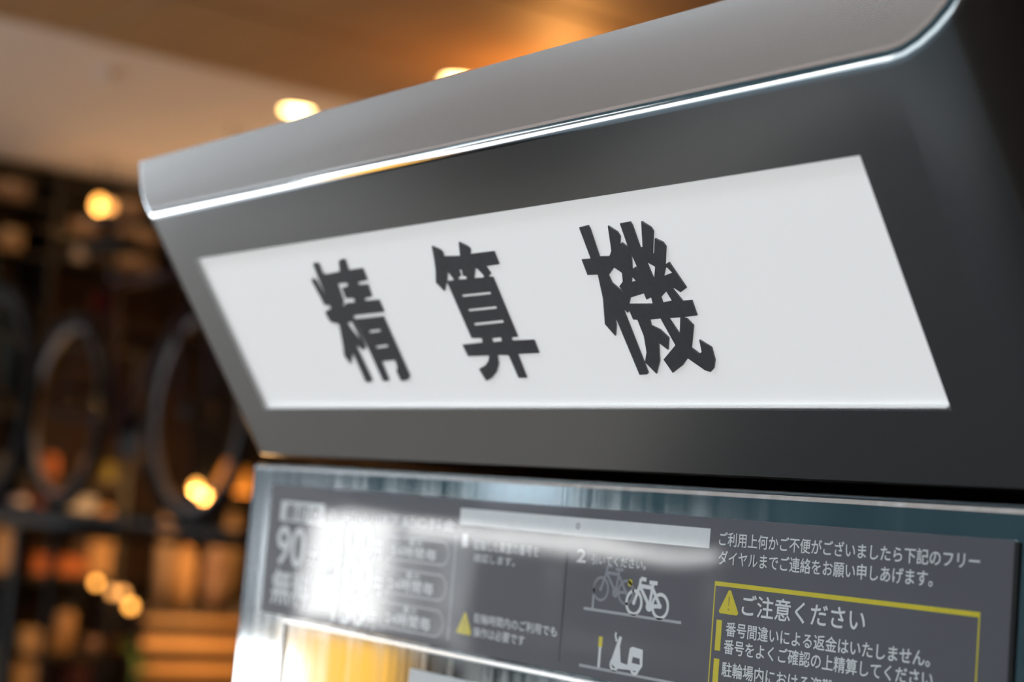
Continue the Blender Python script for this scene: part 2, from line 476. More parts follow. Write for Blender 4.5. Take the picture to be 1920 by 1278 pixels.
def text(body, x0, x1, y1, y0, m=None, bold=0.012, name='print_line'):
    """one printed line filling the box x0..x1, y0..y1 (mm on the plate)"""
    cu = bpy.data.curves.new(name, 'FONT')
    cu.body = body
    cu.fill_mode = 'FRONT'
    me = curve_mesh(name, cu, m, lambda a, b, c: Vector((a, b, c)))
    xs = [v.co.x for v in me.vertices]
    ys = [v.co.y for v in me.vertices]
    ax, bx, ay, by = min(xs), max(xs), min(ys), max(ys)
    for v in me.vertices:
        X = x0 + (v.co.x - ax) / (bx - ax) * (x1 - x0)
        Z = y0 + (v.co.y - ay) / (by - ay) * (y1 - y0)
        v.co = Vector((X / 1000, YP - OFF - 0.00012, Z / 1000))
    # heavier strokes: the outline is laid down again a little to each side
    w = bold * 1.0 * (y1 - y0) / 1000
    bmt = bmesh.new()
    for k, (dx, dz) in enumerate(((0, 0), (w, 0), (-w, 0), (0, w), (0, -w), (w * .7, w * .7), (-w * .7, -w * .7))):
        n0 = len(bmt.verts)
        bmt.from_mesh(me)
        bmt.verts.ensure_lookup_table()
        for v in bmt.verts[n0:]:
            v.co += Vector((dx, -0.000004 * k, dz))
    bmt.to_mesh(me)
    bmt.free()
    o = put(name, me, m or M['print'], poster)
    o['kind'] = 'stuff'
    return o

text('ご利用上何かご不便がございましたら下記のフリー', 101.6, 212.3, -40.2, -45.0)
text('ダイヤルまでご連絡をお願い申しあげます。', 102.0, 195.3, -46.6, -51.4)
text('ご注意ください', 115.0, 169.7, -60.4, -67.4, bold=0.016)
text('番号間違いによる返金はいたしません。', 108.0, 196.0, -70.2, -75.0, bold=0.016)
text('番号をよくご確認の上精算してください。', 107.6, 199.6, -76.1, -80.9, bold=0.016)
text('駐輪場内における盗難、事故、破損等の', 107.3, 199.0, -83.6, -88.5, bold=0.016)
text('一切の責任は負いかねます。', 107.3, 170.0, -89.6, -94.4, bold=0.016)
# left tariff table
text('最初の', -205, -171, -44.4, -52.0, M['poster'], 0.02)
text('お支払いは下記の料金', -162.4, -58, -44.8, -49.4)
text('90', -210, -183, -55.5, -73.5, bold=0.03, name='large_number')
text('分', -179.5, -169.3, -62.8, -71.8, bold=0.02)
text('無料', -211, -173.5, -75.8, -92.3, bold=0.03)
for k, (a, b, c, d, s) in enumerate(((-152, -114, -50.4, -64.8, '100'), (-152, -112, -66.8, -80.4, '100'), (-152, -115, -82.0, -95.6, '150'))):
    text(s, a, b - 9, c, d, bold=0.035, name='large_number')
    text('円', b - 7.5, b, d + 7, d, bold=0.02)
    text('自転車' if k == 0 else ('原付' if k == 1 else '自二'), -165, -154, d + 11, d + 4.5, bold=0.016)
    z0, z1 = (-54.2, -64.0) if k == 0 else ((-68.2, -78.6) if k == 1 else (-82.9, -93.6))
    h = (z0 - z1) / 2
    bmp = bmesh.new()
    arc = [(-62 - h + h * math.cos(t), (z0 + z1) / 2 + h * math.sin(t)) for t in [PI / 2 - PI * q / 14 for q in range(15)]]
    ribbon(bmp, [(-110, z0)] + arc + [(-110, z1)], 0.9, 0.0, True)
    mesh_from_bm2('pill_outline', bmp, M['pale'], poster)
    text('最大', -93, -82, z0 - 0.4, z0 - 3.4, bold=0.016)
    text('24時間毎', -106, -71, z0 - 3.8, z1 + 1.6, bold=0.03)
bmp = bmesh.new()
ribbon(bmp, [(-209.9, -43.0), (-168, -43.0), (-168, -52.8), (-209.9, -52.8)], 0.2)
bm = bmesh.new(); rect(bm, -209.8, -167.8, -52.8, -43.0); mesh_from_bm2('heading_block', bm, M['print'], poster)
bmp.free()
bm = bmesh.new(); rect(bm, -57.8, -56.6, -94.2, -50.5); mesh_from_bm2('divider', bm, M['pale'], poster)
bm = bmesh.new(); rect(bm, 17.9, 18.3, -94, -53); mesh_from_bm2('divider', bm, M['dark_line'], poster)
# how-to block
bm = bmesh.new(); rect(bm, -55.8, 96.8, -46.3, -39.5); mesh_from_bm2('title_bar', bm, M['print'], poster)
bm = bmesh.new(); ring(bm, (23.4, -42.7), 0.9, 0.9, 0.08, 16); mesh_from_bm2('title_mark', bm, M['pale'], poster)
text('1', -52.5, -48.5, -50.0, -55.2, bold=0.04)
text('駐輪した車室の番号を', -43.8, 0.1, -52.0, -56.0, bold=0.016)
text('確認します。', -43.5, -15, -57.4, -60.8, bold=0.016)
text('2', 24.3, 29.5, -51.4, -56.0, bold=0.04)
text('引いてください。', 33.1, 64.2, -52.6, -56.2, bold=0.014)
text('駐輪時間内のご利用でも', -39.6, 15.5, -81.3, -85.2, bold=0.014)
text('操作は必要です', -39.4, -4.5, -86.8, -90.7, bold=0.014)

def triangle(c, y1, y0, w):
    bm = bmesh.new()
    pts = []
    r = 0.9
    for (vx, vy), a0 in (((c - w / 2 + r, y0 + r), PI), ((c + w / 2 - r, y0 + r), -PI / 2), ((c, y1 - r), PI / 12)):
        for q in range(5):
            a = a0 + (PI * 0.62) * q / 4
            pts.append((vx + r * math.cos(a), vy + r * math.sin(a)))
    poly(bm, pts)
    o = mesh_from_bm2('warning_triangle', bm, M['yellow'], poster)
    bm = bmesh.new()
    h = y1 - y0
    poly(bm, [(c - .35, y0 + h * .72), (c - .15, y0 + h * .34), (c + .15, y0 + h * .34), (c + .35, y0 + h * .72)], 0.06)
    disc(bm, (c, y0 + h * .2), .35, 0.06, 12)
    mesh_from_bm2('exclamation_mark', bm, mat_ex, poster)['kind'] = 'stuff'
mat_ex = mat('ochre_print', (0.45, 0.33, 0.03), 0.4, coat=1.0, ior=1.7, noise=((200, 200, 200), 0.05))
triangle(108.5, -59.6, -67.8, 9.4)
triangle(-46.2, -81.6, -90.6, 10.6)
bm = bmesh.new()
ribbon(bm, [(101.1, -57.9), (213.2, -57.9), (213.2, -97.0), (101.1, -97.0)], 1.6, 0, True)
o = mesh_from_bm2('yellow_frame', bm, M['yellow'], poster)
for z0, z1 in ((-80.3, -70.0), (-94.2, -83.0)):
    bm = bmesh.new(); rect(bm, 103.0, 105.7, z0, z1); mesh_from_bm2('yellow_bar', bm, M['yellow'], poster)

def bike_icon(x, z, m, w, name):
    bm = bmesh.new()
    r = 4.15
    a, b = (x, z), (x + 14.4, z - 0.1)
    ring(bm, a, r, w); ring(bm, b, r, w)
    bb = (x + 8.6, z - 0.6)
    st, hd = (x + 9.6, z + 6.0), (x + 2.6, z + 6.2)
    for k, (p, q) in enumerate(((a, hd), (hd, bb), (bb, st), (hd, st), (bb, b), (st, b), (hd, (x + 3.0, z + 8.8)), ((x + 3.0, z + 8.8), (x + 6.0, z + 8.6)), (st, (x + 9.9, z + 7.6)), ((x + 7.8, z + 7.8), (x + 12.2, z + 7.8)))):
        ribbon(bm, [p, q], w * 1.15, 0.004 * (k + 1))
    disc(bm, bb, 1.9, 0.06)
    disc(bm, a, 0.9, 0.06); disc(bm, b, 0.9, 0.064)
    o = mesh_from_bm2(name, bm, m, poster)
    o['kind'] = 'stuff'
bike_icon(39.8, -64.9, M['ghost'], 1.0, 'bicycle_pictogram')
bike_icon(59.1, -68.2, M['print'], 1.25, 'bicycle_pictogram')
bm = bmesh.new(); rect(bm, 30.6, 85.2, -73.4, -72.4); mesh_from_bm2('ground_line', bm, M['pale'], poster)
bm = bmesh.new(); rect(bm, 35.3, 36.3, -72.4, -64.8); mesh_from_bm2('rack_post', bm, M['pale'], poster)
bm = bmesh.new(); disc(bm, (56.2, -61.4), 1.3); mesh_from_bm2('yellow_dot', bm, M['yellow'], poster)
bm = bmesh.new(); rect(bm, 30.5, 84.0, -94.4, -93.4); mesh_from_bm2('ground_line', bm, M['pale'], poster)
bm = bmesh.new(); rect(bm, 41.2, 42.6, -93.4, -86.0); mesh_from_bm2('rack_post', bm, M['print'], poster)
bm = bmesh.new(); rect(bm, 40.8, 43.0, -86.0, -82.2); mesh_from_bm2('yellow_dot', bm, M['yellow'], poster)
bm = bmesh.new()
ring(bm, (50.6, -91.4), 1.9, 1.2); ring(bm, (62.2, -91.4), 1.9, 1.2, 0.01)
poly(bm, [(49.0, -89.4), (52.5, -80.9), (54.0, -81.2), (53.2, -84.4), (54.2, -90.0), (57.0, -92.4), (60.0, -92.2), (59.0, -90.6), (56.6, -90.6), (55.6, -89.0), (54.2, -92.2), (51.5, -92.6)][:6] + [(52.0, -92.6), (49.6, -91.6)], 0.02)
poly(bm, [(54.0, -90.2), (58.0, -90.6), (58.8, -84.6), (60.2, -83.9), (66.0, -84.4), (66.4, -90.2), (64.6, -92.2), (54.6, -92.4)], 0.03)
ribbon(bm, [(51.2, -83.0), (50.2, -80.8), (50.6, -79.8)], 1.0, 0.04)
o = mesh_from_bm2('scooter_pictogram', bm, M['print'], poster); o['kind'] = 'stuff'
bm = bmesh.new(); poly(bm, [(60.4, -89.6), (65.0, -89.8), (64.6, -87.6), (60.8, -87.4)], 0.07)
mesh_from_bm2('scooter_window', bm, M['poster'], poster)

# --- framed display window below the notice
win = part('display_window', box(-0.1945, 0.2, YP - 0.0004, YP + 0.0002, -0.42, -0.1005), M['steel'])
bm = bmesh.new()
B(bm, -0.1965, 0.2022, YP - 0.0016, YP + 0.0002, -0.1008, -0.0986, 0.0005, 1)
sub('frame_bar', bm, M['bezel'], win)
for a, b in ((-0.1967, -0.1945), (0.2, 0.2022)):
    sub('frame_bar', box(a, b, YP - 0.0016, YP + 0.0002, -0.42, -0.1008, 0.0005, 1), M['bezel'], win)
sub('frame_bar', box(-0.1967, 0.2022, YP - 0.0016, YP + 0.0002, -0.4222, -0.42, 0.0005, 1), M['bezel'], win)
lab = sub('price_card', box(-0.0835, 0.09, YP - 0.0012, YP - 0.0004, -0.20, -0.1088, 0.0003, 1), M['print'], win)
lab['label'] = 'white card in the display window'

# ================================================================ LAMPS OF THE CEILING
m_lens = mat('lamp_lens', (1, 0.85, 0.6), 0.4, emit=(1.0, 0.62, 0.22), estr=16.0, noise=((50, 50, 50), 0.02))
m_white = mat('white_metal', (0.7, 0.68, 0.64), 0.4, noise=((30, 30, 30), 0.05))
def point(name, loc, e, col=(1.0, 0.55, 0.2), r=0.05):
    l = bpy.data.lights.new(name, 'POINT')
    l.energy = e
    l.color = col
    l.shadow_soft_size = r
    o = bpy.data.objects.new(name, l)
    COL.objects.link(o)
    o.location = loc
    return o
def downlight(loc, r, label, e):
    t = empty('downlight', label, 'ceiling lamp', loc, 'round ceiling downlights')
    obj('trim_ring', torus((0, 0, 0), r, 0.006, 'Z', 28, 8), m_white, t, True)
    obj('lens', lathe([(r * .5, -0.006), (r * .9, -0.004), (r, 0.0), (r, 0.01)], 28), m_lens, t, True)
    l = bpy.data.lights.new('downlight_beam', 'SPOT')
    l.energy, l.color, l.spot_size, l.spot_blend, l.shadow_soft_size = e, (1.0, 0.55, 0.2), math.radians(120), 0.6, 0.04
    lo_ = bpy.data.objects.new('downlight_beam', l)
    COL.objects.link(lo_)
    lo_.location = Vector(loc) + Vector((0, 0, -0.03))
    return t
downlight((-6.24, 3.20, CZ - 0.004), 0.070, 'round warm downlight glowing in the pale plaster ceiling', 60)
downlight((-5.10, 3.30, CZ - 0.022), 0.070, 'round warm downlight in the orange board ceiling, half hidden by the machine', 60)
point('ceiling_glow', (-4.7, 3.5, CZ - 0.35), 19, (1.0, 0.42, 0.10))  # added point light without a fixture, warms the boards near the downlight
t = empty('smoke_detector', 'small round smoke detector on the pale plaster ceiling', 'smoke detector', (-6.32, 2.34, CZ))
obj('base', lathe([(0.055, 0.0), (0.055, -0.012), (0.05, -0.015)], 24), m_ceil, t)
obj('cap', lathe([(0.04, -0.015), (0.036, -0.035), (0.015, -0.04)], 24), m_ceil, t, True)

# added spot aimed up to brighten the ceiling, hidden behind the machine
ul = bpy.data.lights.new('ceiling_fill', 'SPOT')
ul.energy, ul.color, ul.spot_size, ul.spot_blend, ul.shadow_soft_size = 120, (1.0, 0.60, 0.28), math.radians(115), 0.8, 0.05
ulo = bpy.data.objects.new('ceiling_fill', ul)
COL.objects.link(ulo)
ulo.location = (-7.3, 4.75, -0.45)
ulo.rotation_euler = (PI, 0, 0)

# ================================================================ THE SHOP BEHIND
m_shelf = mat('black_shelf', (0.012, 0.010, 0.009), 0.55, noise=((6, 6, 6), 0.2))
m_back = mat('brown_back_panel', (0.06, 0.030, 0.018), 0.7, noise=((6, 6, 6), 0.3))
m_carton = mat('pale_carton', (0.24, 0.16, 0.11), 0.8, noise=((10, 10, 10), 0.12))
m_carton2 = mat('tan_carton', (0.36, 0.23, 0.12), 0.8, noise=((10, 10, 10), 0.12))
m_tape = mat('carton_tape', (0.5, 0.4, 0.27), 0.4, noise=((10, 10, 10), 0.1))
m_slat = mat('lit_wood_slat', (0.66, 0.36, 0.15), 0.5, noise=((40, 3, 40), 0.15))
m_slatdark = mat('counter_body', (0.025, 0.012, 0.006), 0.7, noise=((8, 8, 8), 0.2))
m_rubber = mat('tyre_rubber', (0.010, 0.010, 0.011), 0.7, spec=0.2, noise=((40, 40, 40), 0.2))
m_alu = mat('wheel_rim', (0.07, 0.07, 0.075), 0.45, 1.0, noise=((40, 40, 40), 0.1))
m_maroon = mat('maroon_frame', (0.035, 0.008, 0.012), 0.5, spec=0.3, noise=((20, 20, 20), 0.1))
m_teal = mat('teal_frame', (0.004, 0.06, 0.062), 0.5, spec=0.3, noise=((20, 20, 20), 0.1))
m_red = mat('red_reflector', (0.22, 0.004, 0.004), 0.25, noise=((60, 60, 60), 0.1))
m_grey = mat('grey_plastic', (0.34, 0.32, 0.34), 0.5, noise=((20, 20, 20), 0.1))
m_orange = mat('orange_cloth', (0.36, 0.10, 0.025), 0.7, noise=((30, 30, 30), 0.2))
m_amber = mat('amber_shade', (0.8, 0.35, 0.08), 0.6, emit=(1.0, 0.30, 0.03), estr=0.55, noise=((30, 30, 30), 0.1))
m_olive = mat('olive_glass', (0.16, 0.13, 0.02), 0.2, noise=((20, 20, 20), 0.2))
m_pink = mat('pink_ceramic', (0.22, 0.13, 0.10), 0.35, noise=((20, 20, 20), 0.1))
m_lilac = mat('lilac_ceramic', (0.50, 0.44, 0.52), 0.35, noise=((20, 20, 20), 0.1))
m_tanc = mat('tan_canvas', (0.36, 0.20, 0.09), 0.7, noise=((30, 30, 30), 0.2))
m_green = mat('green_leaf', (0.06, 0.14, 0.03), 0.5, noise=((30, 30, 30), 0.3))
m_bulb = mat('bulb_glow', (1, 0.7, 0.3), 0.3, emit=(1.0, 0.40, 0.07), estr=5.0, noise=((50, 50, 50), 0.02))
m_bulb2 = mat('bulb_dim', (1, 0.6, 0.3), 0.3, emit=(1.0, 0.45, 0.12), estr=1.6, noise=((50, 50, 50), 0.02))

# --- tall wall shelf with cartons, right under the ceiling
WX = -8.62                      # front plane of the wall shelf
def wall_y(px, py): return at(px, py, WX).y
y_lo, y_hi = at(-60, 400, WX).y, at(470, 450, WX).y
lv = [at(25, 372, WX).z, at(160, 440, WX).z, at(25, 468, WX).z]
lv.append(at(120, 600, WX).z)
shelf = empty('wall_shelf', 'tall black wall shelf holding pale cartons under the ceiling', 'shelf', (WX - 0.2, (y_lo + y_hi) / 2, GZ))
def kid(name, bm, m, root, smooth=False):
    o = obj(name, bm, m, root, smooth)
    o.matrix_parent_inverse = Matrix.Translation(-root.location)
    return o
for z in lv + [-0.2, -0.62]:
    kid('shelf_board', box(WX - 0.42, WX, y_lo, y_hi, z - 0.018, z, 0.002, 1), m_shelf, shelf)
for y in (y_lo, at(100, 440, WX).y, y_hi - 0.03):
    kid('upright', box(WX - 0.43, WX - 0.001, y, y + 0.03, GZ, lv[0] + 0.16, 0.003, 1), m_shelf, shelf)
kid('back_panel', box(WX - 0.45, WX - 0.43, y_lo, y_hi, GZ, lv[0] + 0.16, 0.002, 1), m_back, shelf)

def carton(px0, px1, pytop, level, m, label, depth=0.28, X=WX, group='cartons on the wall shelf'):
    py = pytop
    a, b = at(px0, py, X - 0.03), at(px1, py, X - 0.03)
    z0 = level
    z1 = max(at((px0 + px1) / 2, pytop, X - 0.03).z, z0 + 0.05)
    t = empty('carton', label, 'carton', (X - 0.03 - depth / 2, (a.y + b.y) / 2, z0), group)
    hw = (b.y - a.y) / 2
    obj('carton_body', box(-depth / 2, depth / 2, -hw, hw, 0.0005, z1 - z0, 0.004, 1), m, t)
    obj('tape', box(-depth / 2 - .001, depth / 2 + .001, -0.022, 0.022, (z1 - z0) * .62, z1 - z0 + 0.001, 0.0, 1), m_tape, t)
    return t
carton(-14, 58, 338, lv[0], m_carton, 'pale carton on the top board of the wall shelf, far left')
carton(218, 272, 372, lv[0], m_carton, 'dim pale carton on the top board, right of the glowing bulb')
carton(132, 188, 412, lv[1], m_carton, 'squarish carton on the second board just below the glowing bulb')
carton(222, 300, 426, lv[1], m_carton, 'wide carton on the second board beside the machine head')
carton(0, 46, 428, lv[2], m_carton2, 'yellowish carton on the third board, far left')
carton(206, 292, 480, lv[2], m_carton, 'widest pale carton on the third board beside the machine head')
carton(138, 166, 462, lv[2], m_grey, 'small dark grey carton on the third board')

# --- hanging bulb in front of the wall shelf
def pendant(px, py, X, r, m, label, top=CZ - 0.012, group=None, e=2.0):
    p = at(px, py, X)
    t = empty('pendant_bulb', label, 'bulb lamp', (p.x, p.y, p.z), group)
    obj('bulb', lathe([(r * .25, r * 1.25), (r * .6, r * .9), (r, 0.1 * r), (r * .9, -.45 * r), (r * .5, -.9 * r), (r * .1, -r)], 20), m, t, True)
    obj('socket', lathe([(r * .45, r * 1.2), (r * .45, r * 2.4), (r * .3, r * 2.6)], 14), m_shelf, t)
    obj('cord', tube([(0, 0, r * 2.5), (0, 0, top - p.z)], 0.004, 6), m_shelf, t)
    if e: point('pendant_glow', p + Vector((0.0, 0, -r * 1.6)), e, r=0.03)
    return t
pendant(186, 384, -8.2, 0.034, m_bulb, 'bright bare bulb hanging in front of the wall shelf', e=1.5)
pendant(206, 388, -8.3, 0.026, m_bulb2, 'dimmer bulb half behind the bright bulb by the wall shelf', e=0)

# --- upper tier of a bicycle rack with two bicycles
BX0, BX1, BY = -5.06, -4.06, 1.82
WR = 0.335
BZ = 0.185
def bicycle(name, loc, mframe, label, m_rim, angle=0.0, group='bicycles on the upper rack'):
    t = empty(name, label, 'bicycle', loc, group)
    t.rotation_euler = (0, 0, angle)
    z = WR + 0.002
    for cx in (-0.5, 0.5):
        ty = obj('tyre', torus((cx, 0, z), WR - 0.022, 0.022, 'Y', 44, 8), m_rubber, t, True)
        obj('rim', torus((cx, 0, z), WR - 0.052, 0.011, 'Y', 44, 6), m_rim, t, True)
        obj('hub', lathe([(0.02, -0.05), (0.028, -0.03), (0.016, 0.0), (0.028, 0.03), (0.02, 0.05)], 12, 'Y', (cx, 0, z)), m_alu, t, True)
        sp = bmesh.new()
        for k in range(20):
            a = 2 * PI * k / 20
            s = 0.02 * (1 if k % 2 else -1)
            tube([(cx, s, z), (cx + (WR - 0.055) * math.cos(a), 0, z + (WR - 0.055) * math.sin(a))], 0.0012, 4, sp)
        o = obj('spokes', sp, m_alu, t)
        o['kind'] = 'stuff'
    bb, seat, head_, fork = (-0.06, 0, z - 0.06), (-0.22, 0, z + 0.42), (0.36, 0, z + 0.42), (0.33, 0, z + 0.50)
    fr = bmesh.new()
    for p, q, r_ in ((bb, seat, .016), (seat, head_, .016), (bb, (0.39, 0, z + 0.34), .019), (head_, (0.39, 0, z + 0.34), .02)):
        tube([p, q], r_, 10, fr)
    for s in (-0.05, 0.05):
        tube([(bb[0], s * .4, bb[2]), (-0.5, s, z)], .010, 8, fr)
        tube([(seat[0], s * .3, seat[2] - .02), (-0.5, s, z)], .008, 8, fr)
    obj('frame', fr, mframe, t, True)
    fk = bmesh.new()
    for s in (-0.05, 0.05):
        tube([(0.39, s * .6, z + 0.34), (0.43, s, z + 0.2), (0.5, s, z)], .011, 8, fk)
    obj('fork', fk, mframe, t, True)
    hb = bmesh.new()
    tube([(0.36, 0, z + 0.40), (0.33, 0, z + 0.53)], .013, 8, hb)
    tube([(0.22, -0.29, z + 0.55), (0.30, -0.18, z + 0.55), (0.34, 0, z + 0.54), (0.30, 0.18, z + 0.55), (0.22, 0.29, z + 0.55)], .011, 8, hb)
    obj('handlebar', hb, m_alu, t, True)
    sd_ = bmesh.new()
    B(sd_, -0.38, -0.12, -0.07, 0.07, z + 0.52, z + 0.57, 0.022, 3)
    for v in sd_.verts:
        if v.co.x > -0.22: v.co.y *= 0.45
    obj('saddle', sd_, m_rubber, t, True)
    obj('seat_post', tube([(-0.215, 0, z + 0.40), (-0.25, 0, z + 0.53)], .012, 8), m_alu, t, True)
    ck = obj('chainset', lathe([(0.085, 0.035), (0.09, 0.038), (0.085, 0.041)], 24, 'Y', bb), m_alu, t)
    for s in (1, -1):
        obj('crank', tube([(bb[0], s * 0.05, bb[2]), (bb[0] + s * 0.12, s * 0.055, bb[2] - s * 0.12)], .009, 8), m_alu, ck)
    for s, q in ((1, (bb[0] + 0.12, 0.1, bb[2] - 0.12)), (-1, (bb[0] - 0.12, -0.1, bb[2] + 0.12))):
        obj('pedal', box(q[0] - .045, q[0] + .045, q[1] - .04, q[1] + .04, q[2] - .012, q[2] + .012, .004, 1), m_rubber, ck)
    obj('rear_reflector', lathe([(0.03, 0.0), (0.03, -0.012), (0.02, -0.018)], 16, 'X', (-0.30, 0, z + 0.36)), m_red, t)
    return t
m_rack = mat('rack_steel', (0.03, 0.03, 0.032), 0.5, 0.8, noise=((20, 20, 20), 0.1))
m_rim = mat('pale_rim', (0.30, 0.29, 0.31), 0.45, 0.6, noise=((40, 40, 40), 0.1))
TZ = BZ - WR - 0.012            # top of the rack tray
cxm = (BX0 + BX1) / 2
bicycle('bicycle', (cxm, BY, TZ), m_maroon, 'dark maroon bicycle on the upper rack tray with a red reflector', m_rim)
bicycle('bicycle', (cxm - 0.45, BY - 0.45, TZ), m_teal, 'teal bicycle on the upper rack tray, mostly cut off by the left edge', m_rack)
rk = empty('bicycle_rack', 'dark steel two tier rack carrying bicycles on its upper trays', 'bicycle rack', (cxm, BY - 0.22, GZ))
for y in (BY, BY - 0.45):
    tr = bmesh.new()
    B(tr, cxm - 1.4, cxm + 0.95, y - 0.045, y + 0.045, TZ - 0.012, TZ - 0.004)
    B(tr, cxm - 1.4, cxm + 0.95, y - 0.05, y - 0.042, TZ - 0.010, TZ + 0.010)
    B(tr, cxm - 1.4, cxm + 0.95, y + 0.042, y + 0.05, TZ - 0.010, TZ + 0.010)
    kid('tray', tr, m_rack, rk)
for xx in (cxm - 0.85, cxm + 0.8):
    kid('cross_beam', box(xx - .03, xx + .03, BY - 0.62, BY + 0.17, TZ - 0.036, TZ - 0.012, .004, 1), m_rack, rk)
    for y in (BY - 0.6, BY + 0.15):
        kid('post', box(xx - .016, xx + .016, y - .016, y + .016, GZ + 0.012, TZ - 0.036, .004, 1), m_rack, rk)
        kid('foot_plate', box(xx - .07, xx + .07, y - .07, y + .07, GZ, GZ + 0.012, .003, 1), m_rack, rk)

# --- goods rack in the middle distance
RX = -7.2
levels_px = [(120, 642), (120, 775), (120, 897), (120, 982), (120, 1078), (120, 1226)]
rl = [at(px, py, RX).z for px, py in levels_px]
ry0, ry1 = at(-70, 1000, RX).y, at(272, 1165, -7.0).y - 0.06
grk = empty('goods_rack', 'tall black metal rack of small shop goods left of the slatted counter', 'shelf', (RX - 0.22, (ry0 + ry1) / 2, GZ))
for z in rl:
    kid('shelf_board', box(RX - 0.44, RX, ry0, ry1, z - 0.016, z, 0.002, 1), m_shelf, grk)
for y in (ry0, ry1 - 0.03):
    for xx in (RX - 0.44, RX - 0.03):
        kid('upright', box(xx, xx + 0.03, y, y + 0.03, GZ, rl[0] + 0.02, 0.002, 1), m_shelf, grk)

def jar(px, py_top, z0, rpx, m, label, X=RX, lid=True, group='goods on the rack'):
    p = at(px, py_top, X - 0.08)
    k = (p - CAM).length / FPX
    r = rpx * k
    h = max(p.z - z0, 0.04)
    t = empty('jar', label, 'jar', (p.x, p.y, z0 + 0.0005), group)
    obj('jar_body', lathe([(r * .8, 0), (r, h * .08), (r, h * .7), (r * .7, h * .84)], 20), m, t, True)
    if lid:
        obj('lid', lathe([(r * .72, h * .84), (r * .74, h * .98), (r * .6, h)], 20), m_shelf if m is not m_shelf else m_grey, t)
    return t
def parcel(px0, px1, py_top, z0, m, label, X=RX, depth=0.2, cat='box', group='goods on the rack', name='goods_box'):
    a, b = at(px0, py_top, X - 0.02), at(px1, py_top, X - 0.02)
    h = max((a.z + b.z) / 2 - z0, 0.03)
    t = empty(name, label, cat, (X - 0.02 - depth / 2, (a.y + b.y) / 2, z0 + 0.0005), group)
    w = (b.y - a.y) / 2
    obj('box_body', box(-depth / 2, depth / 2, -w, w, 0, h * .8, 0.004, 1), m, t)
    obj('box_lid', box(-depth / 2 - .003, depth / 2 + .003, -w - .003, w + .003, h * .8, h, 0.004, 1), m, t)
    return t
jar(96, 842, rl[2], 17, m_orange, 'reddish orange jar on the rack behind the rack tray')
jar(168, 848, rl[2], 15, m_tanc, 'tan jar on the rack right of the reddish orange jar')
jar(204, 860, rl[2], 15, m_olive, 'olive yellow jar at the right end of its board')
parcel(-4, 44, 852, rl[2], m_shelf, 'dark box at the left end of the board above the lilac jar')
parcel(75, 108, 914, rl[3], m_orange, 'tall orange box on the fourth board of the rack')
jar(38, 922, rl[3], 16, m_lilac, 'pale lilac jar shining at the left of the rack', lid=False)
parcel(108, 180, 930, rl[3], m_grey, 'wide light grey box on the fourth board of the rack')
parcel(186, 212, 950, rl[3], m_tanc, 'small tan box at the right end of the fourth board')
parcel(-8, 32, 992, rl[4], m_carton, 'tall beige box on the fifth board at the left edge')
parcel(66, 165, 1044, rl[4], m_orange, 'long low orange box on the fifth board')
parcel(172, 214, 1014, rl[4], m_tanc, 'glowing tan box on the fifth board above the string of bulbs')
parcel(44, 104, 1184, rl[5], m_carton2, 'tan box on the lowest board at the left')
jar(176, 1188, rl[5], 16, m_pink, 'brownish pink jar on the lowest board')
jar(214, 1188, rl[5], 15, m_orange, 'rust red jar next to the plant')
jar(126, 1130, rl[5], 17, m_tanc, 'dim tan jar on the lowest board in the middle', lid=True)
parcel(24, 74, 1240, GZ, m_carton2, 'large tan crate standing on the floor under the rack', name='goods_crate')
parcel(130, 170, 1246, GZ, m_maroon, 'dark maroon crate standing on the floor under the rack', name='goods_crate')

# --- slatted counter
SX = -7.0
sy0 = at(272, 1165, SX).y
sy1 = sy0 + 2.6
ct = empty('slatted_counter', 'warm lit wooden counter front of broad horizontal slats', 'counter', (SX - 0.3, (sy0 + sy1) / 2, GZ))
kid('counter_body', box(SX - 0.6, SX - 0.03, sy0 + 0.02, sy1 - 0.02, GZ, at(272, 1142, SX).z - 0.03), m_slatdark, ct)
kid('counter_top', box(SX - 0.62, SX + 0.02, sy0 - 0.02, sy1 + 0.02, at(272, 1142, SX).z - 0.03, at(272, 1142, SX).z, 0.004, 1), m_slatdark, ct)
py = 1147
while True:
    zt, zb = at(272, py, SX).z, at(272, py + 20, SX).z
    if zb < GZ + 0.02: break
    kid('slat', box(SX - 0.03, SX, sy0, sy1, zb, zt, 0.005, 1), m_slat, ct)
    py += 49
ctop = at(272, 1142, SX).z
# goods on the counter
def vase(px, py_top, rpx, m, label, X=SX - 0.15, kind='vase', base=None):
    z0 = ctop if base is None else base
    p = at(px, py_top, X)
    r = rpx * (p - CAM).length / FPX
    h = max(p.z - z0, 0.05)
    t = empty(kind, label, kind, (p.x, p.y, z0 + 0.0005), 'goods on the slatted counter')
    obj('vase_body', lathe([(r * .5, 0), (r * .9, h * .25), (r, h * .5), (r * .8, h * .75), (r * .4, h * .9)], 20), m, t, True)
    obj('vase_rim', torus((0, 0, h * .93), r * .42, r * .1, 'Z', 20, 6), m, t, True)
    return t
vase(408, 998, 22, m_pink, 'pinkish round vase standing on the slatted counter beside the machine')
vase(322, 908, 17, m_carton, 'tall beige vase on the slatted counter below the bulbs')
vase(352, 1010, 24, m_tanc, 'brown vase on the slatted counter left of the pink vase')
vase(440, 945, 20, m_carton2, 'tall tan vase on the slatted counter nearest the machine', X=SX - 0.42)
t = empty('potted_plant', 'small green potted plant on the floor at the counter end', 'plant', at(256, 1215, SX + 0.1) * 1.0)
t.location.z = GZ
ph = at(256, 1215, SX + 0.1).z - GZ
obj('pot', lathe([(0.08, 0), (0.11, 0.22), (0.12, 0.24), (0.10, 0.24)], 20), m_slatdark, t, True)
obj('stem', tube([(0, 0, 0.2), (0.01, 0, ph - 0.05)], 0.01, 8), m_green, t, True)
